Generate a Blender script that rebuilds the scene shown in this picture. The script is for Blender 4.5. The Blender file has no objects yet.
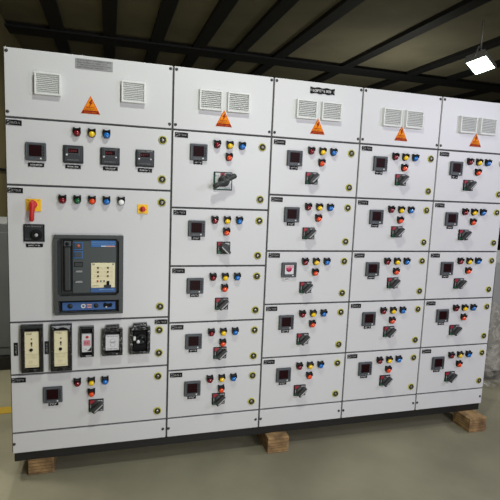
import bpy, bmesh, math, random
from mathutils import Vector, Matrix
random.seed(7)
scn = bpy.context.scene
COL = scn.collection
PI = math.pi

# ------------------------------------------------------------------ materials
def lin(c):
    return tuple(((x/255)/12.92 if x/255 <= 0.04045 else ((x/255+0.055)/1.055)**2.4) for x in c)
MATS = {}
def mat(name, rgb, rough=0.5, metal=0.0, emit=0.0, noise=None, bump=None, spec=0.5, coat=0.0):
    if name in MATS: return MATS[name]
    m = bpy.data.materials.new(name); m.use_nodes = True
    nt = m.node_tree; b = nt.nodes['Principled BSDF']
    c = lin(rgb) + (1,)
    b.inputs['Base Color'].default_value = c
    b.inputs['Roughness'].default_value = rough
    b.inputs['Metallic'].default_value = metal
    b.inputs['Specular IOR Level'].default_value = spec
    b.inputs['Coat Weight'].default_value = coat
    if emit:
        b.inputs['Emission Color'].default_value = c
        b.inputs['Emission Strength'].default_value = emit
    tc = nt.nodes.new('ShaderNodeTexCoord')
    if noise:                                   # (scale, rgb2, detail)
        n = nt.nodes.new('ShaderNodeTexNoise'); n.inputs['Scale'].default_value = noise[0]
        n.inputs['Detail'].default_value = noise[2] if len(noise) > 2 else 4
        nt.links.new(tc.outputs['Object'], n.inputs['Vector'])
        r = nt.nodes.new('ShaderNodeValToRGB')
        r.color_ramp.elements[0].position = 0.35; r.color_ramp.elements[1].position = 0.68
        r.color_ramp.elements[0].color = c; r.color_ramp.elements[1].color = lin(noise[1]) + (1,)
        nt.links.new(n.outputs['Fac'], r.inputs['Fac'])
        nt.links.new(r.outputs['Color'], b.inputs['Base Color'])
    if bump:                                    # (scale, strength, distance)
        n2 = nt.nodes.new('ShaderNodeTexNoise'); n2.inputs['Scale'].default_value = bump[0]
        n2.inputs['Detail'].default_value = 3
        nt.links.new(tc.outputs['Object'], n2.inputs['Vector'])
        bp = nt.nodes.new('ShaderNodeBump'); bp.inputs['Strength'].default_value = bump[1]
        bp.inputs['Distance'].default_value = bump[2]
        nt.links.new(n2.outputs['Fac'], bp.inputs['Height'])
        nt.links.new(bp.outputs['Normal'], b.inputs['Normal'])
    MATS[name] = m
    return m

PAINT = mat('grey_powder_coat', (204, 205, 204), 0.40, bump=(130, 0.14, 0.003))
GAP   = mat('door_gap_shade', (80, 82, 82), 0.8)  # sheet behind the doors; shade of the gaps put into its colour
VENTP = mat('white_vent_plastic', (214, 216, 212), 0.5)
VENTI = mat('grey_vent_mesh', (92, 92, 88), 0.8)
BLACK = mat('black_plastic', (9, 9, 10), 0.45, spec=0.25)
SOFTB = mat('matt_black', (10, 10, 11), 0.7, spec=0.25)
WHITE = mat('white_print', (215, 216, 212), 0.6)
DIMW  = mat('worn_white_print', (140, 142, 140), 0.6)
BEZEL = mat('meter_grey_bezel', (68, 72, 75), 0.5, spec=0.3)
BEZEL2= mat('meter_light_bezel', (92, 97, 100), 0.5, spec=0.3)
DISP  = mat('dark_red_display', (30, 6, 9), 0.5, spec=0.1)
DISPR = mat('red_digits', (120, 22, 30), 0.35)
DARKG = mat('charcoal_controller', (42, 46, 48), 0.5, spec=0.3)
REDL  = mat('red_lens', (118, 14, 26), 0.22, coat=0.3)
YELL  = mat('yellow_lens', (240, 196, 20), 0.22, coat=0.3)
BLUL  = mat('blue_lens', (24, 108, 186), 0.22, coat=0.3)
ORAL  = mat('orange_lens', (226, 74, 26), 0.22, coat=0.3)
GREL  = mat('green_lens', (12, 92, 48), 0.22, coat=0.3)
WHIL  = mat('white_lens', (238, 238, 236), 0.22, coat=0.3)
LOCKY = mat('yellow_lock_ring', (180, 176, 64), 0.5)
LOCKB = mat('dark_lock_cup', (34, 32, 16), 0.4)
METAL = mat('zinc_metal', (170, 168, 150), 0.35, metal=0.8)
STEEL = mat('grey_screw_steel', (70, 70, 72), 0.4, metal=0.6)
SWRED = mat('switch_red', (150, 34, 48), 0.5)
SWGRN = mat('switch_green', (40, 104, 78), 0.5)
SWPLT = mat('switch_plate_dark', (62, 74, 70), 0.5)
SWWHT = mat('switch_plate_white', (196, 200, 198), 0.5)
KNOBG = mat('dark_grey_knob', (50, 52, 52), 0.45, spec=0.35)
KNOBL = mat('light_grey_pointer', (166, 167, 166), 0.4)
YPLATE= mat('yellow_plate', (240, 190, 24), 0.45)
YRED  = mat('red_handle', (188, 30, 30), 0.4)
SIGNY = mat('warning_yellow', (240, 152, 6), 0.6, noise=(30, (224, 116, 8)), spec=0.2)
SIGNO = mat('warning_orange', (214, 100, 10), 0.6, spec=0.2)
SIGNR = mat('warning_red', (130, 24, 4), 0.6, spec=0.2)
RATEM = mat('grey_rating_metal', (150, 151, 150), 0.45, metal=0.3)
RATEK = mat('grey_rating_print', (84, 84, 84), 0.6)
ACBF  = mat('breaker_bezel_grey', (58, 63, 62), 0.5)
ACBB  = mat('breaker_body_grey', (62, 70, 70), 0.5)
ACBH  = mat('breaker_handle_grey', (46, 50, 50), 0.4)
ACBK  = mat('breaker_recess_black', (30, 33, 33), 0.6)
BLUE  = mat('label_blue', (46, 100, 160), 0.5)
BLUE2 = mat('label_light_blue', (96, 144, 190), 0.5)
BLUEB = mat('breaker_blue', (48, 88, 142), 0.5)
CREAM = mat('cream_relay_face', (226, 218, 178), 0.5)
CREAM2= mat('cream_relay_print', (196, 188, 148), 0.5)  # darker cream of printed lines and marks
BROWN = mat('brown_dot', (90, 70, 50), 0.5)
FILM  = mat('black_relay_cover', (24, 24, 26), 0.16, coat=0.6, bump=(38, 0.8, 0.01))
RELW  = mat('white_relay_face', (206, 208, 208), 0.4)
RELLIN= mat('grey_print', (120, 122, 126), 0.5)
PINK  = mat('pink_display', (196, 120, 132), 0.4)
PINKM = mat('magenta_display', (188, 44, 88), 0.35)
PLINTH= mat('black_base_paint', (20, 20, 20), 0.5)
WOOD  = mat('rough_packing_wood', (158, 128, 84), 0.85, noise=(14, (96, 72, 46), 7), bump=(40, 0.6, 0.01))
FLOORM= mat('concrete_floor', (140, 136, 112), 0.75, noise=(1.3, (116, 112, 92), 7), bump=(18, 0.15, 0.01))
WALLO = mat('olive_wall_paint', (128, 118, 80), 0.8, noise=(2.0, (114, 105, 72), 4))
WALLD = mat('dim_wall_paint', (88, 88, 82), 0.85, noise=(0.8, (74, 74, 70), 4))
ROOFM = mat('roof_sheet', (112, 108, 88), 0.8, noise=(0.9, (96, 92, 76), 3))
BEAMM = mat('dark_roof_steel', (18, 19, 21), 0.6)
MACH  = mat('dark_grey_machine', (92, 96, 99), 0.6, noise=(3, (84, 87, 90), 3))
MACHL = mat('black_machine_base', (22, 22, 22), 0.35)
GREYE = mat('grey_enclosure', (142, 142, 138), 0.55)
YLINE = mat('yellow_floor_paint', (176, 146, 44), 0.7)
LAMPH = mat('grey_lamp_housing', (150, 150, 146), 0.45, metal=0.4)
LAMPG = mat('lit_lamp_glass', (236, 255, 240), 0.3, emit=14.0)

def film_material():
    m = bpy.data.materials.new('clear_polythene'); m.use_nodes = True
    nt = m.node_tree; nt.nodes.remove(nt.nodes['Principled BSDF'])
    out = nt.nodes['Material Output']
    tr = nt.nodes.new('ShaderNodeBsdfTransparent'); tr.inputs['Color'].default_value = (0.9, 0.9, 0.86, 1)
    gl = nt.nodes.new('ShaderNodeBsdfPrincipled'); gl.inputs['Base Color'].default_value = lin((206, 202, 186)) + (1,)
    gl.inputs['Roughness'].default_value = 0.25
    tc = nt.nodes.new('ShaderNodeTexCoord'); n = nt.nodes.new('ShaderNodeTexNoise')
    n.inputs['Scale'].default_value = 9; n.inputs['Detail'].default_value = 6; n.inputs['Distortion'].default_value = 1.5
    nt.links.new(tc.outputs['Object'], n.inputs['Vector'])
    r = nt.nodes.new('ShaderNodeValToRGB'); r.color_ramp.elements[0].position = 0.42; r.color_ramp.elements[1].position = 0.72
    r.color_ramp.elements[0].color = (0.15, 0.15, 0.15, 1); r.color_ramp.elements[1].color = (0.6, 0.6, 0.6, 1)
    bp = nt.nodes.new('ShaderNodeBump'); bp.inputs['Strength'].default_value = 0.9; bp.inputs['Distance'].default_value = 0.03
    mx = nt.nodes.new('ShaderNodeMixShader')
    L = nt.links.new
    L(n.outputs['Fac'], r.inputs['Fac']); L(n.outputs['Fac'], bp.inputs['Height']); L(bp.outputs['Normal'], gl.inputs['Normal'])
    L(r.outputs['Color'], mx.inputs['Fac']); L(tr.outputs[0], mx.inputs[1]); L(gl.outputs[0], mx.inputs[2]); L(mx.outputs[0], out.inputs['Surface'])
    return m
POLY = film_material()

# ------------------------------------------------------------------ mesh builder
class MB:
    """Collects shapes into one mesh. x right, y into the scene (front is -y), z up."""
    def __init__(s): s.bm = bmesh.new(); s.mats = []
    def mi(s, m):
        if m not in s.mats: s.mats.append(m)
        return s.mats.index(m)
    def _take(s, b, m, mtx=None):
        i = s.mi(m)
        if mtx is not None: bmesh.ops.transform(b, matrix=mtx, verts=b.verts)
        bmesh.ops.recalc_face_normals(b, faces=b.faces)
        vm = {v: s.bm.verts.new(v.co) for v in b.verts}
        for f in b.faces:
            nf = s.bm.faces.new([vm[v] for v in f.verts]); nf.material_index = i; nf.smooth = f.smooth
        b.free(); return s
    def box(s, x0, x1, y0, y1, z0, z1, m, bev=0.0, seg=2, mtx=None):
        b = bmesh.new(); bmesh.ops.create_cube(b, size=1)
        for v in b.verts:
            v.co = Vector(((x0+x1)/2+v.co.x*(x1-x0), (y0+y1)/2+v.co.y*(y1-y0), (z0+z1)/2+v.co.z*(z1-z0)))
        if bev: bmesh.ops.bevel(b, geom=b.edges[:], offset=bev, segments=seg, affect='EDGES', profile=0.5)
        return s._take(b, m, mtx)
    def prism(s, pts, y0, y1, m, bev=0.0, mtx=None):
        """polygon of (x,z) points pushed from y0 (front) to y1"""
        b = bmesh.new()
        a = [b.verts.new((x, y0, z)) for x, z in pts]; c = [b.verts.new((x, y1, z)) for x, z in pts]
        n = len(pts); b.faces.new(a); b.faces.new(c[::-1])
        for i in range(n): b.faces.new((a[i], c[i], c[(i+1) % n], a[(i+1) % n]))
        bmesh.ops.recalc_face_normals(b, faces=b.faces)
        if bev:
            es = [e for e in b.edges if all(abs(v.co.y-y0) < 1e-7 for v in e.verts)]
            bmesh.ops.bevel(b, geom=es, offset=bev, segments=2, affect='EDGES', profile=0.5)
        return s._take(b, m, mtx)
    def lathe(s, prof, m, cx=0, cz=0, n=28, mtx=None):
        """profile of (radius, y) spun about the y axis"""
        b = bmesh.new(); rings = []
        for r, y in prof:
            if r < 1e-6: rings.append([b.verts.new((cx, y, cz))])
            else: rings.append([b.verts.new((cx+r*math.cos(2*PI*k/n), y, cz+r*math.sin(2*PI*k/n))) for k in range(n)])
        for A, B in zip(rings, rings[1:]):
            for k in range(n):
                k2 = (k+1) % n
                if len(A) == 1 and len(B) == 1: continue
                if len(A) == 1: f = b.faces.new((A[0], B[k], B[k2]))
                elif len(B) == 1: f = b.faces.new((A[k], B[0], A[k2]))
                else: f = b.faces.new((A[k], B[k], B[k2], A[k2]))
                f.smooth = True
        return s._take(b, m, mtx)
    def dome(s, cx, cz, r, y0, h, m, n=24):
        prof = [(r, 0.0)] + [(r, y0)] + [(r*math.cos(t*PI/12), y0-h*math.sin(t*PI/12)) for t in range(1, 6)] + [(0, y0-h)]
        return s.lathe(prof, m, cx, cz, n)
    def disc(s, cx, cz, r, y0, y1, m, n=28, bev=0.0):
        """solid round plug with front face at y0"""
        prof = [(r, y1), (r, y0+bev), (r-bev, y0), (0, y0)] if bev else [(r, y1), (r, y0), (0, y0)]
        b = s.lathe(prof, m, cx, cz, n)
        return b
    def frame(s, x0, x1, z0, z1, w, y0, y1, m, bev=0.0):
        s.box(x0, x1, y0, y1, z1-w, z1, m, bev); s.box(x0, x1, y0, y1, z0, z0+w, m, bev)
        s.box(x0, x0+w, y0, y1, z0+w*0.9, z1-w*0.9, m, bev); s.box(x1-w, x1, y0, y1, z0+w*0.9, z1-w*0.9, m, bev)
        return s
    def marks(s, x0, x1, zc, h, y, m, seed=0, gap=0.35, vertical=False):
        """a line of small printed letter strokes (too small to read in the photograph)"""
        rnd = random.Random(seed); w = h*0.62; x = x0; t = h*0.2
        def bar(a0, a1, b0, b1):
            if vertical: s.box(zc+b0-h/2, zc+b1-h/2, y, y+0.0006, a0, a1, m)
            else: s.box(a0, a1, y, y+0.0006, zc+b0-h/2, zc+b1-h/2, m)
        while x+w <= x1+1e-6:
            k = rnd.randint(0, 4)
            if k < 4: bar(x, x+t, 0, h)
            if k in (0, 3): bar(x+w-t, x+w, 0, h)
            if k in (0, 1, 4): bar(x, x+w, h-t, h)
            if k in (1, 2, 3): bar(x, x+w, 0, t)
            if k in (0, 2, 4): bar(x+t, x+w-t, h*0.4, h*0.4+t)
            x += w*(1+gap)
            if rnd.random() < 0.1: x += w*0.5
        return s
    def tube(s, pts, r, m, n=12):
        b = bmesh.new(); rings = []
        P = [Vector(p) for p in pts]
        for i, p in enumerate(P):
            d = (P[min(i+1, len(P)-1)]-P[max(i-1, 0)]).normalized()
            a = d.orthogonal().normalized() if i == 0 else (rings_a - rings_a.dot(d)*d).normalized()
            rings_a = a; c = d.cross(a); rr = r[i] if isinstance(r, (list, tuple)) else r
            rings.append([b.verts.new(p+a*rr*math.cos(2*PI*k/n)+c*rr*math.sin(2*PI*k/n)) for k in range(n)])
        for A, B in zip(rings, rings[1:]):
            for k in range(n):
                f = b.faces.new((A[k], A[(k+1) % n], B[(k+1) % n], B[k])); f.smooth = True
        b.faces.new(rings[0][::-1]); b.faces.new(rings[-1])
        return s._take(b, m)
    def mesh(s, name):
        me = bpy.data.meshes.new(name); s.bm.to_mesh(me); s.bm.free()
        for m in s.mats: me.materials.append(m)
        return me

WPOS = {}
def link(name, data, origin, parent=None, label=None):
    o = bpy.data.objects.new(name, data); COL.objects.link(o)
    origin = Vector(origin); WPOS[o.name] = origin
    if parent is not None:
        o.parent = parent; o.location = origin-WPOS[parent.name]
    else: o.location = origin
    if label: o['label'] = label
    return o
def thing(name, origin, label, cat, group=None, data=None):
    o = link(name, data, origin); o['label'] = label; o['category'] = cat
    if group: o['group'] = group
    return o
def struct(name, mb, origin=(0, 0, 0)):
    o = link(name, mb.mesh(name), origin); o['kind'] = 'structure'; return o

# ------------------------------------------------------------------ dimensions (metres)
XS = [-0.5157, 0.3420, 0.9344, 1.5280, 2.1171, 2.7017]      # section edges
TOP, BOX, DOORB, BOT, PLB = 2.347, 2.003, 0.2786, 0.1605, 0.105
ROWS1 = [BOX, 1.658, 0.9157, 0.6181, DOORB]
ROWS2 = [BOX, 1.5633, 1.2206, 0.8779, 0.5807, DOORB]
ROWSN = [BOX, 1.6588, 1.3121, 0.9724, 0.6230, DOORB]
GP = 0.0053                                                   # half a door gap

# ------------------------------------------------------------------ instrument meshes, shared by every copy
CACHE = {}
def cached(key, fn):
    if key not in CACHE: CACHE[key] = fn().mesh(key)
    return CACHE[key]

def m_meter(style='dark'):
    b = MB(); w, h = 0.05, 0.047
    b.box(-w, w, -0.016, -0.001, -h, h, BEZEL, 0.004)
    b.frame(-w+0.004, w-0.004, -h+0.004, h-0.004, 0.0035, -0.0172, -0.014, BEZEL2)
    if style == 'pink':
        b.box(-0.03, 0.028, -0.0185, -0.014, -0.026, 0.032, RELW, 0.001)
        b.disc(-0.004, 0.008, 0.019, -0.0195, -0.017, PINKM)
        b.box(-0.024, 0.024, -0.0198, -0.018, 0.014, 0.029, PINK)
        b.marks(-0.022, 0.02, 0.021, 0.008, -0.0203, WHITE, 3)
    else:
        b.box(-0.033, 0.029, -0.0178, -0.014, -0.024, 0.034, DISP, 0.0015)
        for k in range(3):
            b.marks(-0.022, 0.02, 0.022-0.017*k, 0.009, -0.0182, DISPD, 5+k, gap=0.5)
    for k in range(4): b.box(0.033, 0.043, -0.019, -0.015, -0.022+0.014*k, -0.014+0.014*k, DARKG, 0.0015)
    b.marks(-0.03, 0.02, -0.035, 0.006, -0.0177, RELLIN, 21)
    b.box(0.02, 0.028, -0.0185, -0.015, -0.038, -0.031, WHITE)
    return b
DISPD = mat('dim_red_digits', (44, 9, 12), 0.5, spec=0.1)

def m_controller(seed):
    b = MB(); w, h = 0.051, 0.047
    b.box(-w, w, -0.014, -0.001, -h, h, DARKG, 0.004)
    b.box(-w+0.006, w-0.006, -0.0165, -0.012, -h+0.006, h-0.006, mat('charcoal_front', (44, 47, 50), 0.35), 0.003)
    b.box(-0.034, 0.034, -0.018, -0.014, -0.008, 0.034, BEZEL, 0.002)
    b.box(-0.026, 0.026, -0.019, -0.016, 0.006, 0.03, DISP, 0.001)
    b.marks(-0.022, 0.02, 0.018, 0.012, -0.0195, DISPR, seed, gap=0.4)
    b.disc(-0.033, -0.004, 0.005, -0.0195, -0.014, WHITE, 14)
    if seed != 1: b.disc(0.031, -0.004, 0.004, -0.0195, -0.014, WHITE, 14)
    for k in range(3): b.box(-0.02+0.016*k, -0.01+0.016*k, -0.0185, -0.014, -0.005, 0.0, DARKG)
    b.marks(-0.03, 0.03, -0.03, 0.006, -0.0172, RELLIN, seed+30)
    return b

def m_small_tag(w, h, seed, strip=True):
    b = MB()
    n = 10; top = [(-w+2*w*i/n, h+0.0012*math.sin(i*2.1+seed)) for i in range(n+1)]
    bot = [(x, -h+0.0012*math.sin(x*300+seed)) for x, z in reversed(top)]
    b.prism(top+bot, -0.003, -0.0002, SOFTB)
    b.marks(-w*0.72, w*0.78, 0, h*0.75, -0.0036, WHITE if strip else DIMW, seed)
    return b

def m_name_tag(seed):
    """black strip with a small emblem square at its left and a line of white print"""
    b = MB(); w, h = 0.037, 0.0135
    b.prism([(-w, -h), (w, -h-0.001), (w, h-0.001), (w*0.3, h+0.0008), (-w, h)], -0.003, -0.0002, SOFTB)
    b.prism([(-w+0.003, 0.002), (-w+0.009, h-0.002), (-w+0.016, 0.0095), (-w+0.011, 0.005)], -0.0036, -0.002, DIMW)
    b.prism([(-w+0.002, -h+0.003), (-w+0.011, -h+0.002), (-w+0.017, -0.002), (-w+0.01, -0.004)], -0.0036, -0.002, DIMW)
    b.box(-w+0.0185, -w+0.0198, -0.0036, -0.002, -h+0.002, h-0.002, DIMW)
    b.marks(-w+0.023, w-0.003, 0, 0.0105, -0.0036, DIMW, seed, gap=0.3)
    return b

def m_lamp(lens):
    """black pilot lamp: square hood with two ears at the top, coloured dome below"""
    b = MB(); w = 0.0195; zc = -0.004
    pts = [(-w, 0.0245), (-w, zc)] + [(w*math.cos(PI+PI*k/10), zc+w*math.sin(PI+PI*k/10)) for k in range(1, 10)] + \
          [(w, zc), (w, 0.0245), (w*0.6, 0.0245), (w*0.45, 0.020), (-w*0.45, 0.020), (-w*0.6, 0.0245)]
    b.prism(pts, -0.013, -0.0005, BLACK, 0.0012)
    b.box(-w*0.96, w*0.96, -0.031, -0.012, 0.0135, 0.0185, BLACK, 0.0015)
    for sx in (-1, 1): b.prism([(sx*w, 0.0185), (sx*w, -0.001), (sx*(w-0.003), 0.002), (sx*(w-0.0035), 0.0185)], -0.026, -0.012, BLACK)
    prof = [(0.0155, -0.010), (0.0155, -0.02)] + [(0.0155*math.cos(t*PI/12), -0.02-0.009*math.sin(t*PI/12)) for t in range(1, 6)] + [(0, -0.029)]
    b.lathe(prof, lens, 0, zc-0.002, 24)
    return b

def m_lock():
    b = MB()
    b.lathe([(0.0235, -0.0005), (0.0235, -0.004), (0.0215, -0.0055), (0.0175, -0.0055), (0.0175, -0.003)], LOCKY)
    b.lathe([(0.0182, -0.002), (0.0182, -0.007), (0.0165, -0.0085), (0.0105, -0.0085), (0.0095, -0.004), (0.0, -0.004)], LOCKB)
    b.lathe([(0.008, -0.003), (0.008, -0.008), (0.0065, -0.009), (0, -0.009)], METAL, n=16)
    b.box(-0.0055, 0.0055, -0.0098, -0.008, -0.001, 0.001, BLACK)
    return b

def m_screw():
    b = MB(); b.lathe([(0.0085, -0.0003), (0.0085, -0.002), (0.006, -0.0045), (0, -0.005)], STEEL, n=16)
    b.box(-0.005, 0.005, -0.0056, -0.0044, -0.0008, 0.0008, SOFTB); return b

def m_switch(angle):
    """rotary isolator: framed plate with red and green corner marks, round collar and raised pointer grip"""
    b = MB(); w, h = 0.041, 0.037
    b.box(-w, w, -0.008, -0.0005, -h, h, BLACK, 0.002)
    b.box(-w+0.006, w-0.005, -0.0092, -0.006, -h+0.006, h-0.006, SWPLT, 0.001)
    b.box(-w+0.005, -0.010, -0.0104, -0.007, 0.012, h-0.004, SWRED, 0.001)
    b.box(-w+0.006, -0.006, -0.0104, -0.007, -h+0.004, -h+0.016, SWGRN, 0.001)
    b.box(-w+0.008, -w+0.013, -0.0104, -0.007, -0.013, 0.006, DIMW)
    b.box(0.008, w-0.006, -0.0104, -0.007, 0.02, h-0.006, KNOBL, 0.001)
    b.box(0.014, w-0.006, -0.0104, -0.007, -h+0.005, -h+0.012, KNOBL, 0.001)
    b.lathe([(0.030, -0.004), (0.030, -0.018), (0.027, -0.021), (0, -0.021)], KNOBG, 0.004, -0.003)
    R = Matrix.Translation((0.004, 0, -0.003)) @ Matrix.Rotation(-angle, 4, 'Y')
    b.prism([(-0.034, -0.009), (-0.026, -0.0145), (0.024, -0.0145), (0.038, -0.009), (0.041, 0.0), (0.038, 0.009), (0.024, 0.0145), (-0.026, 0.0145), (-0.034, 0.009)],
            -0.047, -0.019, KNOBG, 0.003, R)
    b.box(-0.024, 0.037, -0.0485, -0.044, -0.0105, -0.0035, KNOBL, 0.0015, mtx=R)
    return b

def m_lever_switch():
    """larger isolator of the incoming feeder with a long two-armed lever"""
    b = MB(); w, h = 0.056, 0.053
    b.box(-w, w, -0.009, -0.0005, -h, h, BLACK, 0.003)
    b.box(-w+0.006, w-0.006, -0.0102, -0.007, -h+0.006, h-0.006, SWWHT, 0.001)
    b.box(-w+0.004, -w+0.009, -0.0108, -0.007, -h+0.006, h-0.006, SWGRN); b.box(-w+0.006, w-0.006, -0.0108, -0.007, -h+0.004, -h+0.008, SWGRN)
    b.box(-0.018, 0.008, -0.0112, -0.008, 0.022, h-0.006, SWRED)
    b.box(-0.008, 0.0, -0.012, -0.009, 0.028, 0.04, BLACK)
    b.box(0.012, w-0.008, -0.0112, -0.008, 0.03, h-0.008, BEZEL)
    b.marks(-0.046, -0.024, 0.03, 0.008, -0.0108, RELLIN, 9); b.marks(0.0, 0.046, -0.04, 0.007, -0.0108, RELLIN, 10)
    b.lathe([(0.033, -0.005), (0.033, -0.03), (0.029, -0.035), (0, -0.035)], KNOBG, 0.002, 0.0)
    a = math.radians(29); c, s_ = math.cos(a), math.sin(a); L = 0.068; y = -0.052
    pts = [(-L*c, y, -L*s_)]; pts = [(t*L*c, y-0.004*(1-abs(t)), t*L*s_) for t in (-1.13, -1.08, -0.97, -0.7, -0.3, 0, 0.3, 0.7, 0.97, 1.08, 1.13)]
    b.tube(pts, [0.006, 0.0125, 0.016, 0.0145, 0.0125, 0.0125, 0.0125, 0.0145, 0.016, 0.0125, 0.006], KNOBG, 14)
    b.lathe([(0.022, -0.03), (0.02, -0.062), (0.016, -0.066), (0, -0.066)], KNOBG, 0, 0)
    R = Matrix.Rotation(-a, 4, 'Y')
    b.box(-0.02, 0.02, -0.0675, -0.064, -0.004, 0.004, BEZEL2, 0.001, mtx=R)
    return b

def m_vent(w, h, n=9):
    """louvred air vent: bevelled frame, sloping slats, grey mesh behind"""
    b = MB(); x, z = w/2, h/2
    b.frame(-x, x, -z, z, 0.009, -0.022, -0.0005, VENTP, 0.002)
    b.box(-x+0.006, x-0.006, -0.004, -0.0005, -z+0.006, z-0.006, VENTI)
    H = h-0.018
    for k in range(n):
        zc = z-0.009-H*(k+0.5)/n
        b.prism([(-x+0.006, zc-0.0016), (x-0.006, zc-0.0016), (x-0.006, zc+0.0022), (-x+0.006, zc+0.0022)], -0.019, -0.006, VENTP,
                mtx=Matrix.Translation((0, -0.0125, zc)) @ Matrix.Rotation(math.radians(38), 4, 'X') @ Matrix.Translation((0, 0.0125, -zc)))
    for k in range(1, 6):
        xx = -x+w*k/6; b.box(xx-0.0008, xx+0.0008, -0.010, -0.004, -z+0.008, z-0.008, VENTI)
    return b

def m_warning():
    """triangular electric-shock warning sign"""
    b = MB(); w, h0, h1 = 0.049, -0.047, 0.047
    def tri(k, y, m):
        cz = -0.0155; P = [(-w*k, cz+(h0-cz)*k), (w*k, cz+(h0-cz)*k), (0, cz+(h1-cz)*k)]
        b.prism(P, y, -0.0002, m)
    tri(1.0, -0.0018, SIGNO); tri(0.86, -0.0022, SIGNY)
    b.prism([(-0.0465, -0.0455), (0.0465, -0.0455), (0.0375, -0.030), (-0.0375, -0.030)], -0.0027, -0.001, SIGNR)
    b.prism([(0.005, 0.028), (-0.011, 0.006), (-0.002, 0.008), (-0.008, -0.012), (0.011, 0.013), (0.003, 0.012), (0.011, 0.028)], -0.003, -0.001, SIGNR)
    b.marks(-0.022, 0.022, -0.014, 0.007, -0.003, SIGNR, 41); b.marks(-0.028, 0.028, -0.025, 0.0065, -0.003, SIGNR, 42)
    b.marks(-0.032, 0.032, -0.0395, 0.006, -0.0033, SIGNO, 43)
    return b

# ------------------------------------------------------------------ switchboard sections
def put(kind, key, fn, x, z, parent, label=None, y=0.0):
    return link(kind, cached(key, fn), (x, y, z), parent, label)

LENS = {'red': REDL, 'yellow': YELL, 'blue': BLUL, 'orange': ORAL, 'green': GREL, 'white': WHIL}
def lamp(c, x, z, parent):
    return put('indicator_lamp', 'lamp_'+c, lambda: m_lamp(LENS[c]), x, z+0.003, parent, c+' indicator lamp')

def section(i, rows, label):
    x0, x1 = XS[i-1], XS[i]
    root = thing('switchboard_cabinet', ((x0+x1)/2, 0, PLB+0.056), label, 'electrical cabinet', 'joined switchboard cabinets')
    b = MB()
    b.box(x0+0.0004, x1-0.0004, 0.014, 0.016, BOT, TOP, GAP)
    b.box(x0+0.0004, x1-0.0004, 0.016, 0.85, BOT, TOP, PAINT, 0.003)
    b.bm.transform(Matrix.Translation(-WPOS[root.name]))
    link('cabinet_body', b.mesh('cabinet_body'), WPOS[root.name], root)
    def panel(name, za, zb, th=0.019):
        xc, zc = (x0+x1)/2, (za+zb)/2
        b = MB(); b.box(x0+GP-xc, x1-GP-xc, 0, th-0.005, zb+GP-zc, za-GP-zc, PAINT, 0.0022)
        return link(name, b.mesh(name), (xc, 0, zc), root)
    cover = panel('vent_cover', TOP+GP, BOX)
    for sx in (x0+0.0165, x1-0.0165):
        for sz in (2.031, 2.331): put('screw', 'screw', m_screw, sx, sz, cover)
    kick = panel('kick_plate', DOORB, BOT-GP)
    for sx in (x0+0.012, x1-0.022): put('screw', 'screw', m_screw, sx, 0.216, kick)
    doors = [panel('door', a, c) for a, c in zip(rows, rows[1:])]
    return root, cover, doors

SX = {2: 0.322, 3: 0.276, 4: 0.319, 5: 0.270}
SZ = {2: -0.232, 3: -0.233, 4: -0.214, 5: -0.227}
def feeder(i, j, rows, door):
    x0 = XS[i-1]; t, bt = rows[j], rows[j+1]
    style = 'pink' if (i, j) == (3, 2) else 'dark'
    put('panel_meter', 'meter_'+style, lambda: m_meter(style), x0+0.152, t-0.118, door, 'grey meter with lit pink display' if style == 'pink' else None)
    if style == 'pink': put('tag_plate', 'tag_white', m_white_tag, x0+0.150, t-0.177, door, 'white tag plate')
    else: put('tag_plate', 'tag_%d' % (j % 3), lambda: m_small_tag(0.026, 0.0105, 11+j % 3), x0+0.150, t-0.176, door)
    for c, dx, dz in (('red', 0.259, -0.069), ('yellow', 0.334, -0.069), ('blue', 0.409, -0.069), ('orange', 0.332, -0.138)):
        lamp(c, x0+dx, t+dz, door)
    for z in (t-0.065, bt+0.064): put('door_lock', 'lock', m_lock, x0+0.536, z, door)
    put('name_plate', 'name_%d' % ((i*3+j) % 5), lambda: m_name_tag(50+(i*3+j) % 5), x0+0.052, t-0.027, door)
    if (i, j) == (2, 0):
        put('lever_switch', 'lever_switch', m_lever_switch, 0.643, 1.727, door, 'large isolator switch with long black lever')
    else:
        ang = math.radians(-44) if (i, j) == (2, 1) else math.radians(44)
        put('rotary_switch', 'switch_%d' % round(math.degrees(ang)), lambda: m_switch(ang), x0+SX[i]-0.004, t-0.199 if i == 2 and j > 2 else t+SZ[i], door)
def m_white_tag():
    b = MB(); b.box(-0.024, 0.024, -0.003, -0.0003, -0.011, 0.011, WHITE, 0.0008); b.marks(-0.018, 0.018, 0, 0.008, -0.0035, RELLIN, 8); return b

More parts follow.
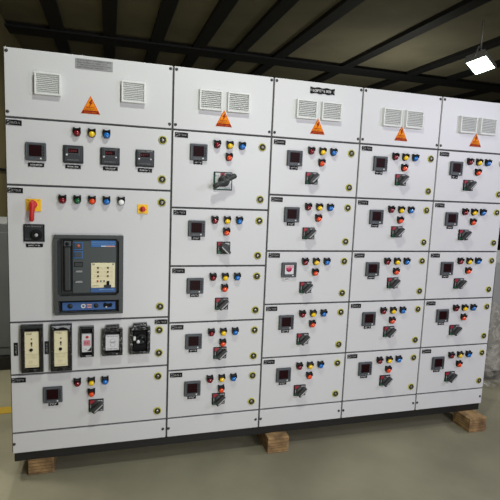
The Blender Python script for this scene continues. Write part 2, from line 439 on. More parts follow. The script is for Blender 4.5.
LABELS = {
 1: 'wide grey cabinet at the left end with the big air circuit breaker and relays',
 2: 'grey cabinet second from left, its top door holding the long black lever switch',
 3: 'middle grey cabinet with a black name board above its vents and one pink-lit meter',
 4: 'grey cabinet of five equal doors between the middle cabinet and the right end one',
 5: 'grey cabinet at the right end of the row, above the exposed wooden block'}
for i in range(2, 6):
    rows = ROWS2 if i == 2 else ROWSN
    root, cover, doors = section(i, rows, LABELS[i])
    x0 = XS[i-1]
    for dx in (0.213, 0.377): put('vent_grille', 'vent_s', lambda: m_vent(0.133, 0.112), x0+dx, 2.180, cover)
    put('warning_sign', 'warning', m_warning, x0+0.295, 2.087, cover, 'orange triangular high-voltage warning sign')
    if i == 3:
        b = MB(); w, h = 0.081, 0.0175; n = 16
        top = [(-w+2*w*k/n, h+0.0028*math.sin(k*1.15+1.8)) for k in range(n+1)]
        bot = [(x, -h+0.0028*math.sin(k*1.15)) for k, (x, z) in enumerate(reversed(top))]
        b.prism(top+bot, -0.0035, -0.0002, SOFTB)
        b.marks(-0.066, 0.062, -0.001, 0.015, -0.0042, WHITE, 77, gap=0.22)
        b.box(-0.079, -0.0765, -0.0042, -0.003, -0.006, 0.006, WHITE); b.box(0.0755, 0.078, -0.0042, -0.003, -0.008, 0.006, WHITE)
        link('name_board', b.mesh('name_board'), (1.248, 0, 2.2985), cover, 'black name board with white print')
    for j, d in enumerate(doors): feeder(i, j, rows, d)

# ---- the wide incomer section
root, cover, doors = section(1, ROWS1, LABELS[1])
for xc in (-0.306, 0.126): put('vent_grille', 'vent_w', lambda: m_vent(0.127, 0.112, 10), xc, 2.182, cover)
put('warning_sign', 'warning', m_warning, -0.0955, 2.098, cover, 'orange triangular high-voltage warning sign')
b = MB(); b.box(-0.0945, 0.0945, -0.003, -0.0003, -0.026, 0.026, RATEM, 0.001)
for k in range(4): b.marks(-0.086, 0.086 - 0.02*(k % 2), 0.0175-0.0115*k, 0.0068, -0.0036, RATEK, 90+k, gap=0.3)
link('rating_plate', b.mesh('rating_plate'), (-0.0765, 0, 2.305), cover, 'grey metal rating plate with printed lines')
dA, dB, dC, dD = doors
# top door: meter and three controllers
put('name_plate', 'name_0', lambda: m_name_tag(50), -0.471, 1.977, dA)
put('panel_meter', 'meter_dark', m_meter, -0.367, 1.835, dA)
for k, xc in enumerate((-0.183, 0.0055, 0.192)):
    put('temperature_controller', 'controller_%d' % k, lambda: m_controller(k+1), xc, 1.832, dA, 'charcoal controller with small red display')
for k, xc in enumerate((-0.368, -0.185, 0.007, 0.193)):
    put('tag_plate', 'ctag_%d' % k, lambda: m_small_tag(0.039, 0.0105, 60+k), xc, 1.767, dA)
for c, xc in (('red', -0.165), ('yellow', -0.089), ('blue', -0.013)): lamp(c, xc, 1.947, dA)
for z in (1.940, 1.721): put('door_lock', 'lock', m_lock, 0.289, z, dA)
# breaker door
put('name_plate', 'name_1', lambda: m_name_tag(51), -0.471, 1.630, dB)
b = MB(); b.box(-0.037, 0.037, -0.006, -0.0003, -0.033, 0.033, YPLATE, 0.002)
b.lathe([(0.02, -0.003), (0.02, -0.022), (0.017, -0.026), (0, -0.026)], YRED, -0.001, 0.004)
b.tube([(-0.001, -0.032, 0.024), (-0.001, -0.038, 0.014), (-0.002, -0.041, -0.01), (-0.004, -0.043, -0.04), (-0.006, -0.043, -0.078), (-0.0065, -0.042, -0.083)], [0.008, 0.0155, 0.0145, 0.0125, 0.0125, 0.008], YRED, 14)
b.marks(0.016, 0.034, 0.026, 0.006, -0.0066, BROWN, 5); b.marks(-0.034, -0.018, 0.026, 0.006, -0.0066, BROWN, 6)
link('red_rotary_handle', b.mesh('red_rotary_handle'), (-0.383, 0, 1.555), dB, 'red rotary handle on a yellow plate')
b = MB(); b.box(-0.0515, 0.0515, -0.006, -0.0003, -0.047, 0.047, DARKG, 0.002); b.frame(-0.0515, 0.0515, -0.047, 0.047, 0.005, -0.008, -0.004, SOFTB)
b.marks(-0.043, 0.043, 0.036, 0.008, -0.0068, DIMW, 15, gap=0.5); b.marks(-0.042, -0.016, -0.033, 0.004, -0.0068, RELLIN, 16)
b.lathe([(0.029, -0.005), (0.028, -0.024), (0.024, -0.028), (0.012, -0.028), (0.010, -0.022)], SOFTB, 0.012, -0.010)
b.lathe([(0.0095, -0.02), (0.009, -0.029), (0, -0.030)], KNOBL, 0.013, -0.010, 16)
link('selector_switch', b.mesh('selector_switch'), (-0.3825, 0, 1.4065), dB, 'black selector switch plate with round knob')
put('tag_plate', 'seltag', lambda: m_small_tag(0.042, 0.0095, 71), -0.382, 1.339, dB)
for c, xc in (('red', -0.239), ('green', -0.164), ('orange', -0.088), ('blue', -0.012), ('white', 0.066)): lamp(c, xc, 1.588, dB)
b = MB(); b.box(-0.0295, 0.0295, -0.005, -0.0003, -0.0265, 0.0265, YPLATE, 0.0015)
b.lathe([(0.015, -0.004), (0.0145, -0.017), (0.012, -0.02), (0, -0.02)], YRED, 0, 0, 20); b.box(-0.004, 0.004, -0.029, -0.018, -0.015, 0.015, YRED, 0.0015)
b.prism([(-0.022, -0.003), (-0.017, 0.003), (-0.017, -0.009)], -0.0058, -0.004, YRED); b.prism([(0.022, -0.003), (0.017, 0.003), (0.017, -0.009)], -0.0058, -0.004, YRED)
link('small_selector_knob', b.mesh('small_selector_knob'), (0.1835, 0, 1.550), dB, 'red selector knob on a small yellow plate')
for z in (1.591, 0.982): put('door_lock', 'lock', m_lock, 0.290, z, dB)

# air circuit breaker showing through the door (part of the cabinet, with its own pieces)
ax, az = -0.1025, 1.177
A = Vector((ax, 0, az))
def abox(b, r, y0, y1, m, bev=0.0): b.box(r[0]-ax, r[1]-ax, y0, y1, r[2]-az, r[3]-az, m, bev)
brk = MB()
abox(brk, (-0.2665, 0.0555, 1.0615, 1.3805), -0.004, -0.0005, ACBK)
abox(brk, (-0.191, 0.040, 1.075, 1.371), -0.020, -0.002, ACBB, 0.004)
abox(brk, (-0.248, -0.188, 1.075, 1.371), -0.012, -0.002, ACBH, 0.003)
broot = link('circuit_breaker', brk.mesh('circuit_breaker'), A, root, 'dark grey air circuit breaker')
def sub(name, fn, label=None):
    b = MB(); fn(b); return link(name, b.mesh(name), A, broot, label)
def f(b):
    o = (-0.284, 0.079, 0.955, 1.399); i1 = (-0.266, 0.055, 1.062, 1.380); i2 = (-0.264, 0.057, 0.967, 1.034)
    for r in ((o[0], o[1], i1[3], o[3]), (o[0], o[1], i2[3], i1[2]), (o[0], o[1], o[2], i2[2])): abox(b, r, -0.03, -0.0005, ACBF, 0.003)
    for r in ((o[0], i1[0], i1[2]-0.002, i1[3]+0.002), (i1[1], o[1], i1[2]-0.002, i1[3]+0.002), (o[0], i2[0], i2[2]-0.002, i2[3]+0.002), (i2[1], o[1], i2[2]-0.002, i2[3]+0.002)): abox(b, r, -0.0295, -0.0005, ACBF, 0.001)
    for cx_, cz_, sx_, sz_ in ((i1[0], i1[3], 1, -1), (i1[1], i1[3], -1, -1), (i1[0], i1[2], 1, 1), (i1[1], i1[2], -1, 1)):
        b.prism([(cx_-ax, cz_-az), (cx_-ax+sx_*0.014, cz_-az), (cx_-ax, cz_-az+sz_*0.014)], -0.029, -0.001, ACBF)
sub('door_bezel', f)
def f(b):
    abox(b, (-0.235, -0.193, 1.088, 1.371), -0.030, -0.010, SOFTB, 0.004)
    abox(b, (-0.231, -0.199, 1.095, 1.335), -0.044, -0.024, ACBH, 0.006)
    abox(b, (-0.233, -0.196, 1.338, 1.368), -0.040, -0.02, BEZEL, 0.004)
    b.lathe([(0.009, -0.03), (0.009, -0.043), (0, -0.043)], SOFTB, -0.215-ax, 1.353-az, 18)
sub('charging_handle', f)
def btn(r, rim, face, dot, seed):
    def f(b):
        abox(b, r, -0.026, -0.018, rim, 0.002)
        abox(b, (r[0]+0.004, r[1]-0.004, r[2]+0.007, r[3]-0.005), -0.030, -0.02, face, 0.002)
        if dot: b.disc((r[0]+r[1])/2-ax, (r[2]+r[3])/2-az+0.002, 0.008, -0.033, -0.028, dot, 16)
        b.marks(r[0]-ax+0.004, r[1]-ax-0.004, r[2]-az+0.0035, 0.004, -0.0268, BLUE2, seed)
    return f
sub('push_button', btn((-0.182, -0.135, 1.318, 1.361), BLUE, ACBF, mat('dull_red_button', (190, 92, 84), 0.4), 1), 'blue-rimmed button with red centre')
sub('push_button', btn((-0.182, -0.136, 1.271, 1.311), BLUE, BEZEL, None, 2), 'blue-rimmed grey button')
def f(b):
    abox(b, (-0.182, -0.136, 1.224, 1.251), -0.022, -0.018, SOFTB, 0.001); abox(b, (-0.179, -0.139, 1.227, 1.248), -0.0235, -0.02, ACBH, 0.001)
sub('status_window', f)
for r in ((-0.179, -0.136, 1.190, 1.207), (-0.181, -0.136, 1.131, 1.149)):
    def f(b):
        abox(b, r, -0.022, -0.018, BEZEL, 0.001); b.prism([(r[0]-ax+0.003, r[2]-az+0.004), (r[1]-ax-0.003, r[2]-az+0.003), (r[1]-ax-0.003, r[3]-az-0.003), (r[0]-ax+0.01, r[3]-az-0.004)], -0.0235, -0.02, DIMW)
    sub('status_window', f, 'white status window')
def f(b):
    abox(b, (-0.094, 0.036, 1.334, 1.371), -0.0225, -0.018, BLUE, 0.001)
    b.marks(-0.088-ax, 0.03-ax, 1.361-az, 0.007, -0.023, BLUE2, 31); b.marks(-0.088-ax, 0.03-ax, 1.350-az, 0.005, -0.023, BLUE2, 32)
    abox(b, (-0.040, -0.012, 1.337, 1.342), -0.0232, -0.02, WHITE); abox(b, (-0.010, 0.033, 1.336, 1.342), -0.0232, -0.02, mat('salmon_print', (216, 150, 120), 0.5))
sub('brand_label', f, 'blue printed label')
def f(b):
    abox(b, (-0.094, 0.034, 1.105, 1.246), -0.026, -0.018, CREAM, 0.003)
    for x in (-0.086, 0.018): abox(b, (x, x+0.012, 1.234, 1.243), -0.0275, -0.024, mat('grey_corner', (150, 150, 140), 0.5))
    for rr in range(4):
        z = 1.219-0.0235*rr
        abox(b, (-0.088, 0.028, z-0.0125, z-0.0115), -0.0267, -0.025, CREAM2)
        for k, x in enumerate((-0.056, -0.004)):
            if rr == 3: continue
            b.disc(x-ax, z-az, 0.0055, -0.030, -0.025, BROWN, 14); b.marks(x-ax-0.022, x-ax-0.008, z-az, 0.005, -0.0267, CREAM2, 40+rr*2+k)
            b.marks(x-ax+0.009, x-ax+0.025, z-az, 0.005, -0.0267, CREAM2, 60+rr*2+k)
    z = 1.144
    b.disc(-0.058-ax, z-az, 0.0048, -0.03, -0.025, YRED, 14); b.disc(-0.041-ax, z-az, 0.0042, -0.03, -0.025, SWGRN, 14); b.disc(-0.024-ax, z-az, 0.0042, -0.03, -0.025, BEZEL, 14)
    abox(b, (-0.024, 0.014, 1.107, 1.122), -0.034, -0.024, DARKG, 0.002); abox(b, (-0.010, 0.004, 1.118, 1.144), -0.034, -0.024, SOFTB, 0.002)
    b.marks(-0.085-ax, -0.045-ax, 1.117-az, 0.006, -0.0267, BROWN, 77)
sub('trip_unit', f, 'cream trip unit with dials')
def f(b):
    abox(b, (-0.096, 0.037, 1.079, 1.104), -0.024, -0.018, BLUEB, 0.001); abox(b, (-0.05, 0.028, 1.093, 1.0975), -0.0246, -0.02, BLUE2)
sub('blue_strip', f, 'blue strip')
def f(b):
    abox(b, (-0.262, 0.055, 0.968, 1.033), -0.004, -0.0005, SOFTB)
    abox(b, (-0.245, 0.037, 0.977, 1.023), -0.016, -0.003, BLUEB, 0.002)
    b.disc(-0.204-ax, 1.003-az, 0.014, -0.0175, -0.014, ACBK, 20); b.disc(-0.067-ax, 1.002-az, 0.013, -0.0175, -0.014, ACBK, 20)
    b.lathe([(0.0125, -0.014), (0.0125, -0.0175), (0.0065, -0.0175), (0.0065, -0.015)], WHITE, -0.135-ax, 1.001-az, 20)
    b.disc(-0.135-ax, 1.001-az, 0.006, -0.0168, -0.014, BLUEB, 16)
    for k in range(2):
        abox(b, (-0.116, -0.090, 1.004-0.014*k, 1.012-0.014*k), -0.0175, -0.014, mat('orange_print', (206, 96, 52), 0.5))
        b.marks(-0.115-ax, -0.090-ax, 1.008-0.014*k-az, 0.006, -0.018, WHITE, 80+k)
    abox(b, (-0.028, 0.018, 0.992, 1.012), -0.0175, -0.014, SOFTB, 0.003); b.disc(-0.018-ax, 1.008-az, 0.009, -0.018, -0.014, SOFTB, 16); b.disc(0.012-ax, 1.006-az, 0.009, -0.018, -0.014, SOFTB, 16)
    b.disc(-0.012-ax, 0.992-az, 0.0045, -0.0185, -0.014, WHITE, 12)
sub('racking_panel', f, 'blue racking panel with white ring')

# relay door
put('name_plate', 'name_2', lambda: m_name_tag(52), 0.2975, 0.889, dC)
for z in (0.840, 0.700): put('door_lock', 'lock', m_lock, 0.2875, z, dC)
def cream_relay(w, h, fw, fh, off, seed):
    b = MB(); x, z = w/2, h/2
    b.frame(-x, x, -z, z, 0.02, -0.030, -0.0005, FILM, 0.003)
    b.box(-x+0.01, x-0.01, -0.006, -0.0005, -z+0.01, z-0.01, SOFTB)
    b.box(-x+0.004, x-0.004, -0.033, -0.028, z-0.018, z-0.004, DARKG, 0.002)
    b.box(-0.02, 0.012, -0.034, -0.028, -z+0.005, -z+0.016, SOFTB, 0.003); b.disc(0.012, -z+0.011, 0.006, -0.036, -0.03, KNOBG, 14)
    fx0, fx1 = off-fw/2, off+fw/2; fz0, fz1 = -0.01-fh/2+0.003, -0.01+fh/2+0.003
    b.box(fx0, fx1, -0.020, -0.004, fz0, fz1, CREAM, 0.003)
    b.box(fx0+0.001, fx1-0.001, -0.0207, -0.018, fz0+fh*0.37, fz0+fh*0.385, CREAM2)
    b.disc(off-0.002, fz0+fh*0.50, 0.0085, -0.026, -0.018, SOFTB, 18)
    b.disc(off, fz0+fh*0.80, 0.004, -0.022, -0.018, BROWN, 12)
    b.box(off-0.004, off+0.004, -0.022, -0.018, fz0+fh*0.645, fz0+fh*0.71, SOFTB); b.box(off-0.003, off+0.003, -0.022, -0.018, fz0+fh*0.60, fz0+fh*0.63, BROWN)
    b.marks(fx0+0.012, fx0+0.04, fz1-0.012, 0.008, -0.0207, BROWN, seed)
    for k in range(2): b.marks(fx0+0.008, fx1-0.01, fz0+fh*0.335-0.012*k, 0.006, -0.0207, CREAM2, seed+k+1)
    b.lathe([(0.011, -0.018), (0.011, -0.0206), (0.0095, -0.0206)], CREAM2, off-0.004, fz0+fh*0.17, 18)
    b.prism([(off-0.006, fz0+fh*0.14), (off+0.004, fz0+fh*0.17), (off-0.006, fz0+fh*0.2)], -0.0208, -0.018, CREAM2)
    b.marks(fx0+0.008, fx1-0.008, fz0+0.012, 0.006, -0.0207, CREAM2, seed+5)
    return b
b = cream_relay(0.113, 0.269, 0.074, 0.204, -0.003, 100)
link('protection_relay', b.mesh('protection_relay'), (-0.3995, 0, 0.7715), dC, 'cream protection relay in a black frame')
b = cream_relay(0.113, 0.268, 0.071, 0.204, -0.002, 120)
b.prism([(-0.05, 0.128), (-0.02, 0.112), (0.01, 0.122), (0.045, 0.106), (0.05, 0.129)], -0.0338, -0.03, mat('crumpled_film_glare', (150, 152, 156), 0.2, bump=(60, 1.0, 0.02)))  # pale patch paints the glare on the crumpled film
link('protection_relay', b.mesh('protection_relay'), (-0.251, 0, 0.7695), dC, 'cream protection relay in a black frame')
for xc in (-0.484, -0.3285):
    b = MB(); b.box(-0.0105, 0.0105, -0.003, -0.0003, -0.037, 0.037, SOFTB); b.marks(-0.028, 0.03, 0, 0.009, -0.0036, DIMW, 130, vertical=True)
    link('tag_plate', b.mesh('tag_plate'), (xc, 0, 0.7665), dC)
b = MB(); w, h = 0.0385, 0.0885
b.frame(-w, w, -h, h, 0.012, -0.030, -0.0005, FILM, 0.003); b.box(-w+0.006, w-0.006, -0.006, -0.0005, -h+0.006, h-0.006, SOFTB)
b.box(-0.027, 0.027, -0.02, -0.004, -0.062, 0.044, RELW, 0.002); b.disc(0.002, 0.026, 0.0075, -0.024, -0.018, YRED, 16)
b.box(-0.018, 0.018, -0.0215, -0.018, -0.024, 0.008, PINK, 0.001); b.marks(-0.014, 0.014, -0.008, 0.012, -0.022, mat('dull_red_print', (150, 70, 84), 0.5), 140)
b.marks(-0.022, 0.004, -0.045, 0.007, -0.0206, RELLIN, 141); b.prism([(0.0, -0.056), (0.023, -0.056), (0.023, -0.034), (0.012, -0.046)], -0.0215, -0.018, SOFTB)
b.box(-0.006, 0.024, -0.0315, -0.028, -h+0.004, -h+0.011, DIMW); b.box(-0.03, 0.03, -0.033, -0.028, h-0.011, h-0.002, DARKG, 0.002)
link('timer_relay', b.mesh('timer_relay'), (-0.116, 0, 0.7965), dC, 'narrow black relay with pink display')
def hooded(name, xc, zc, w, h, label, fill):
    b = MB(); x, z = w/2, h/2
    b.frame(-x, x, -z, z, 0.018, -0.030, -0.0005, FILM, 0.003); b.box(-x+0.01, x-0.01, -0.006, -0.0005, -z+0.01, z-0.01, SOFTB)
    b.prism([(-x*0.68, z-0.002), (x*0.7, z-0.002), (x*0.66, z+0.022), (-x*0.6, z+0.02)], -0.022, -0.0005, FILM, 0.003)
    b.marks(-x*0.5, x*0.5, z+0.009, 0.007, -0.0226, RELLIN, 150)
    for sx in (-1, 1):
        for sz in (-1, 1): b.disc(sx*(x-0.009), sz*(z-0.009), 0.004, -0.032, -0.028, BEZEL, 12)
    b.disc(0.0, -z+0.009, 0.006, -0.033, -0.028, KNOBG, 14)
    fill(b); link(name, b.mesh(name), (xc, 0, zc), dC, label)
def f(b):
    b.box(-0.038, 0.038, -0.018, -0.004, -0.050, 0.042, RELW, 0.002)
    for sgn in (0, 1): b.lathe([(0.014, -0.016), (0.014, -0.0188), (0.0125, -0.0188)], RELLIN, 0.002, 0.006-0.022*sgn, 20)
    b.box(-0.02, 0.02, -0.0188, -0.016, -0.001, 0.001, RELLIN); b.marks(-0.03, 0.03, 0.033, 0.006, -0.0187, RELLIN, 160); b.marks(-0.03, 0.03, -0.041, 0.006, -0.0187, RELLIN, 161)
hooded('earth_fault_relay', 0.0225, 0.7865, 0.113, 0.157, 'black framed relay with white diagram face', f)
def f(b):
    b.box(-0.036, 0.038, -0.014, -0.004, -0.05, 0.05, SOFTB, 0.003)
    b.lathe([(0.034, -0.012), (0.034, -0.024), (0.03, -0.028), (0.02, -0.03), (0.018, -0.024), (0, -0.024)], BLACK, 0.006, 0.006)
    b.box(-0.038, -0.024, -0.03, -0.012, 0.002, 0.024, WHITE, 0.003); b.disc(-0.011, -0.006, 0.0095, -0.033, -0.02, RELW, 14)
    b.disc(0.012, 0.02, 0.006, -0.033, -0.02, BEZEL, 14); b.disc(0.016, -0.008, 0.006, -0.033, -0.02, BEZEL, 14)
hooded('rotary_relay', 0.176, 0.7885, 0.118, 0.161, 'all-black relay with round dial', f)

# bottom feeder door
put('name_plate', 'name_3', lambda: m_name_tag(53), -0.4745, 0.589, dD)
put('panel_meter', 'meter_dark', m_meter, -0.298, 0.493, dD)
put('tag_plate', 'tag_1', lambda: m_small_tag(0.026, 0.0105, 12), -0.297, 0.436, dD)
for c, xc, z in (('red', -0.168, 0.552), ('yellow', -0.092, 0.552), ('blue', -0.017, 0.552), ('orange', -0.092, 0.484)): lamp(c, xc, z, dD)
put('rotary_switch', 'switch_44', lambda: m_switch(math.radians(44)), -0.0665, 0.407, dD)
for z in (0.556, 0.337): put('door_lock', 'lock', m_lock, 0.285, z, dD)

# ------------------------------------------------------------------ base frame and timber blocks
bx = thing('base_frame', (1.09, 0, PLB), 'long black steel base frame running under all five grey cabinets', 'base frame')
def part(name, mb, parent, label=None):
    mb.bm.transform(Matrix.Translation(-WPOS[parent.name])); return link(name, mb.mesh(name), WPOS[parent.name], parent, label)
for yy in (0.012, 0.79):
    b = MB(); b.box(XS[0]+0.01, 2.69, yy, yy+0.05, PLB, BOT, PLINTH, 0.002); part('rail', b, bx)
for xx in (XS[0]+0.01, 1.2, 2.64):
    b = MB(); b.box(xx, xx+0.05, 0.062, 0.79, PLB, BOT, PLINTH, 0.002); part('cross_rail', b, bx)

def block(x0, x1, y0, y1, label, seed):
    rnd = random.Random(seed); cx, cy = (x0+x1)/2, (y0+y1)/2
    b = MB(); b.box(x0-cx, x1-cx, y0-cy, y1-cy, 0, PLB, WOOD, 0.004)
    # saw-cut grooves on the end and the side
    for k in range(5):
        z = 0.012+0.019*k+rnd.uniform(-.003, .003); b.box(x0-cx-0.001, x1-cx-0.01, y0-cy-0.0012, y0-cy+0.004, z, z+0.0016, mat('wood_groove', (84, 60, 38), 0.9))
        b.box(x0-cx-0.0012, x0-cx+0.004, y0-cy+0.004, y1-cy-0.02, z+0.004, z+0.0056, MATS['wood_groove'])
    t = thing('wooden_block', (cx, cy, 0), label, 'wooden block', 'packing timbers under the base frame', b.mesh('wooden_block')); return t
block(2.508, 2.655, -0.112, 0.065, 'rough timber block sticking out under the right end of the base frame', 1)
block(0.985, 1.13, -0.055, 0.85, 'rough timber block under the base frame below the second and middle cabinets', 2)
block(-0.44, -0.30, 0.03, 0.85, 'rough timber block under the left end of the base frame', 3)

# ------------------------------------------------------------------ building shell
CEIL = 4.68
b = MB(); b.box(-1.95, 12.6, -5.2, 11.2, -0.12, 0, FLOORM); struct('floor', b)
b = MB()
b.box(-1.95, 12.6, -5.2, 11.2, CEIL+0.08, CEIL+0.16, ROOFM)
struct('ceiling', b)
b = MB(); b.box(-2.05, -1.95, -5.2, 11.2, 0, CEIL+0.08, WALLO)
b.box(-1.95, -1.92, -5.2, 11.2, 1.86, 1.90, BEAMM)
struct('wall_left', b)
b = MB(); b.box(-1.95, 12.6, 11.2, 11.3, 0, CEIL+0.08, WALLD); struct('wall_back', b)
b = MB(); b.box(12.6, 12.7, -5.2, 11.2, 0, CEIL+0.08, WALLD); struct('wall_right', b)
b = MB(); b.box(-1.95, 12.6, -5.3, -5.2, 0, CEIL+0.08, WALLD); struct('wall_front', b)
n = 1
for x in (-1.0, 0.0, 0.95, 1.85, 2.74, 3.68, 5.42, 7.18, 8.36, 10.1, 11.6):      # roof purlins running away from the viewer
    b = MB(); b.box(x-0.125, x+0.125, -5.2, 11.2, CEIL, CEIL+0.08, BEAMM); struct('trim_%d' % n, b); n += 1
b = MB(); b.box(-1.95, 12.6, 7.85, 8.37, CEIL-0.03, CEIL, BEAMM); b.box(-1.95, 12.6, 8.06, 8.16, CEIL-0.002, CEIL+0.08, BEAMM)   # main roof beam across
struct('trim_%d' % n, b); n += 1
b = MB(); b.box(-1.95, -0.62, 0.86, 0.97, 0.0, 0.003, YLINE); struct('trim_%d' % n, b)

# ------------------------------------------------------------------ things round about
m = thing('machine_cabinet', (-1.2, 2.2, 0), 'dark grey machine cabinet behind the left end of the switchboard', 'machine')
b = MB(); b.box(-1.88, -0.55, 1.78, 2.6, 0.12, 1.31, MACH, 0.01); part('machine_body', b, m)
b = MB(); b.box(-1.90, -0.53, 1.74, 2.62, 0.0, 0.12, MACHL, 0.006); part('machine_base', b, m, 'black base')
b = MB(); b.box(-1.80, -1.25, 1.772, 1.785, 0.2, 1.23, MACH, 0.004); b.box(-1.31, -1.29, 1.755, 1.775, 0.7, 0.86, MACHL, 0.003); part('machine_door', b, m)
b = MB(); b.box(-1.20, -0.62, 1.772, 1.785, 0.2, 1.23, MACH, 0.004); b.box(-1.16, -1.14, 1.755, 1.775, 0.7, 0.86, MACHL, 0.003); part('machine_door', b, m)

e = thing('wrapped_enclosure', (3.9, 1.1, 0), 'grey enclosure half wrapped in clear plastic beyond the right end of the switchboard', 'enclosure')
b = MB(); b.box(3.30, 4.3, 0.66, 1.5, 0.1, 1.13, GREYE, 0.006); part('enclosure_body', b, e)
b = MB(); b.box(3.32, 4.28, 0.70, 1.48, 0.0, 0.1, PLINTH, 0.003); part('enclosure_base', b, e, 'black base')
b = MB(); b.box(3.34, 4.26, 0.648, 0.662, 0.14, 1.09, GREYE, 0.003); b.box(4.16, 4.18, 0.63, 0.65, 0.5, 0.62, BLACK, 0.003); part('enclosure_door', b, e)
bmw = bmesh.new(); N, Mz = 48, 24; rnd = random.Random(4); g = []
per = [(3.26, 1.53), (3.26, 0.62), (4.34, 0.62), (4.34, 1.53)]
seglen = [0.91, 1.08, 0.91]; tot = sum(seglen)
for k in range(N+1):
    s_ = tot*k/N; i = 0
    while i < 2 and s_ > seglen[i]: s_ -= seglen[i]; i += 1
    t = s_/seglen[i]; px_ = per[i][0]+(per[i+1][0]-per[i][0])*t; py_ = per[i][1]+(per[i+1][1]-per[i][1])*t
    colv = []
    for q in range(Mz+1):
        z = 0.005+(0.70+0.05*math.sin(k*0.5)+0.03*math.sin(k*1.3))*q/Mz
        fl = 0.07*(1-q/Mz)
        w1 = 0.018*math.sin(k*1.7+q*0.9)+0.013*math.sin(k*0.9-q*1.7)+rnd.uniform(-.008, .008)
        ox = (-1 if i == 0 else 1 if i == 2 else 0)*(fl+abs(w1)); oy = (-(fl+abs(w1)) if i == 1 else 0)
        colv.append(bmw.verts.new((px_+ox, py_+oy, z)))
    g.append(colv)
for k in range(N):
    for q in range(Mz):
        fc = bmw.faces.new((g[k][q], g[k+1][q], g[k+1][q+1], g[k][q+1])); fc.smooth = True
bmw.transform(Matrix.Translation(-WPOS[e.name])); me = bpy.data.meshes.new('plastic_wrap'); bmw.to_mesh(me); bmw.free(); me.materials.append(POLY)
link('plastic_wrap', me, WPOS[e.name], e, 'crumpled clear plastic wrap')

# floodlights hung from the roof
def floodlight(c, aim, w, h, label, roll=0.0):
    """c: centre of the glass, aim: direction the glass faces"""
    nrm = Vector(aim).normalized(); q = nrm.to_track_quat('-Y', 'Z').to_matrix().to_4x4() @ Matrix.Rotation(roll, 4, 'Y')
    T = Matrix.Translation(c) @ q
    root = thing('floodlight', c, label, 'floodlight', 'floodlights hung from the roof')
    b = MB(); b.frame(-w/2-0.025, w/2+0.025, -h/2-0.025, h/2+0.025, 0.025, -0.012, 0.06, LAMPH, 0.004)
    b.box(-w/2-0.01, w/2+0.01, 0.01, 0.07, -h/2-0.01, h/2+0.01, LAMPH, 0.006)
    for k in range(7): x = -w/2+w*k/6; b.box(x-0.004, x+0.004, 0.07, 0.12, -h/2, h/2, LAMPH)
    b.bm.transform(q); link('lamp_housing', b.mesh('lamp_housing'), c, root)
    b = MB(); b.box(-w/2, w/2, -0.006, 0.008, -h/2, h/2, LAMPG, 0.002); b.bm.transform(q); link('lamp_glass', b.mesh('lamp_glass'), c, root, 'glowing white lamp glass')
    s1 = T @ Vector((-w/2-0.03, 0.04, 0)); s2 = T @ Vector((w/2+0.03, 0.04, 0)); top = Vector((c[0], c[1], CEIL-0.0)) + (T @ Vector((0, 0.3, 0))-Vector(c))*0.5; top.z = CEIL+0.015
    b = MB(); mid = Vector((top.x, top.y, max(s1.z, s2.z)+0.18)); b.tube([s1-Vector(c), mid-Vector(c)+(s1-s2)*0.2, mid-Vector(c)], 0.012, LAMPH, 8); b.tube([s2-Vector(c), mid-Vector(c)+(s2-s1)*0.2, mid-Vector(c)], 0.012, LAMPH, 8)
    b.tube([mid-Vector(c), top-Vector(c)], 0.015, LAMPH, 8); link('bracket', b.mesh('bracket'), c, root)
    return root
FL = Vector((6.149, 4.424, 3.874)); e1 = Vector((0.198, -0.233, 0.057)); e2 = Vector((-0.384, -0.195, 0.103))
fc = FL + e1*0.5 + e2*0.5; nr = Vector((-0.094, -0.312, -0.945))
xax = e2.normalized()
q0 = nr.normalized().to_track_quat('-Y', 'Z').to_matrix()
loc = q0.inverted() @ xax
floodlight(fc, nr, e2.length*1.0, e1.length*1.0, 'lit white floodlight hanging under the dark roof above the right end', roll=-math.atan2(loc.z, loc.x))

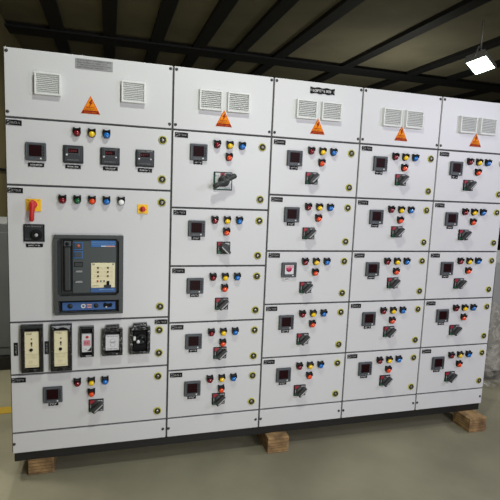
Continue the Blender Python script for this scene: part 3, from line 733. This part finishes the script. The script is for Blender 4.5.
# ------------------------------------------------------------------ lights
def area(name, loc, aim, size, power, color=(1, 1, 1), spread=180):
    l = bpy.data.lights.new(name, 'AREA'); l.shape = 'DISK'; l.size = size; l.energy = power; l.color = color; l.spread = math.radians(spread)
    o = bpy.data.objects.new(name, l); COL.objects.link(o); o.location = loc
    o.rotation_euler = (Vector(aim)-Vector(loc)).to_track_quat('-Z', 'Y').to_euler(); return o
area('key_lamp', (0.55, -1.45, 3.85), (1.0, 0.0, 0.9), 0.26, 37, (0.95, 1.0, 0.91))
area('front_fill', (2.2, -4.7, 2.3), (1.7, 0, 1.0), 1.6, 92, (0.93, 0.91, 1.0))  # unseen broad fill added to even out the cabinet fronts
area('right_fill', (4.2, -2.6, 2.6), (2.3, 0, 0.9), 0.8, 40, (0.82, 0.79, 1.0))  # lavender fill added for the right-hand cabinets
area('low_lamp', (0.75, -2.5, 0.5), (1.0, 0, 0.9), 0.16, 13, (1, 1, 0.98))
area('glint_lamp', (-0.46, -3.2, 1.5), (0.2, 0, 1.4), 0.12, 5, (1, 1, 0.94))
area('far_lamp', (6.2, 4.3, 3.75), (5.6, 3.6, 0), 0.4, 60, (0.95, 1, 0.95))
area('back_left_fill', (-0.6, 4.6, 4.4), (-0.9, 3.8, 0), 0.6, 150, (1.0, 0.96, 0.84))  # unseen, added to lift the olive wall behind
area('left_fill', (-1.25, 0.25, 3.6), (-1.2, 1.5, 0.5), 0.4, 26, (1.0, 0.97, 0.86), 100)  # added to brighten the machine and floor at the left
area('back_right_fill', (6.5, -0.5, 4.2), (3.8, 0.9, 0.3), 0.6, 75, (0.97, 1, 0.95))  # unseen fill added to brighten the wrapped enclosure
area('roof_wash', (6.0, 6.5, 2.6), (6.0, 7.8, 4.7), 1.5, 36, (1.0, 0.98, 0.86))  # upward light added to lift the far roof
w = bpy.data.worlds.new('World'); scn.world = w; w.use_nodes = True
w.node_tree.nodes['Background'].inputs['Color'].default_value = (0.5, 0.52, 0.5, 1); w.node_tree.nodes['Background'].inputs['Strength'].default_value = 0.15

# ------------------------------------------------------------------ camera
yaw, pitch, roll, F = -0.292354839, -0.125310149, 0.0412958882, 473.42094
cd = bpy.data.cameras.new('camera'); cd.sensor_fit = 'HORIZONTAL'; cd.sensor_width = 36; cd.lens = 36*F/500; cd.clip_end = 100
cam = bpy.data.objects.new('camera', cd); COL.objects.link(cam)
fw = Vector((-math.sin(yaw)*math.cos(pitch), math.cos(yaw)*math.cos(pitch), math.sin(pitch)))
r0 = Vector((math.cos(yaw), math.sin(yaw), 0)); u0 = r0.cross(fw)
rt = math.cos(roll)*r0+math.sin(roll)*u0; up = -math.sin(roll)*r0+math.cos(roll)*u0
M = Matrix((rt, up, -fw)).transposed().to_4x4(); M.translation = (0, -2.75, 1.68)
cam.matrix_world = M; scn.camera = cam
scn.view_settings.view_transform = 'Standard'; scn.view_settings.look = 'None'; scn.view_settings.exposure = 0.0
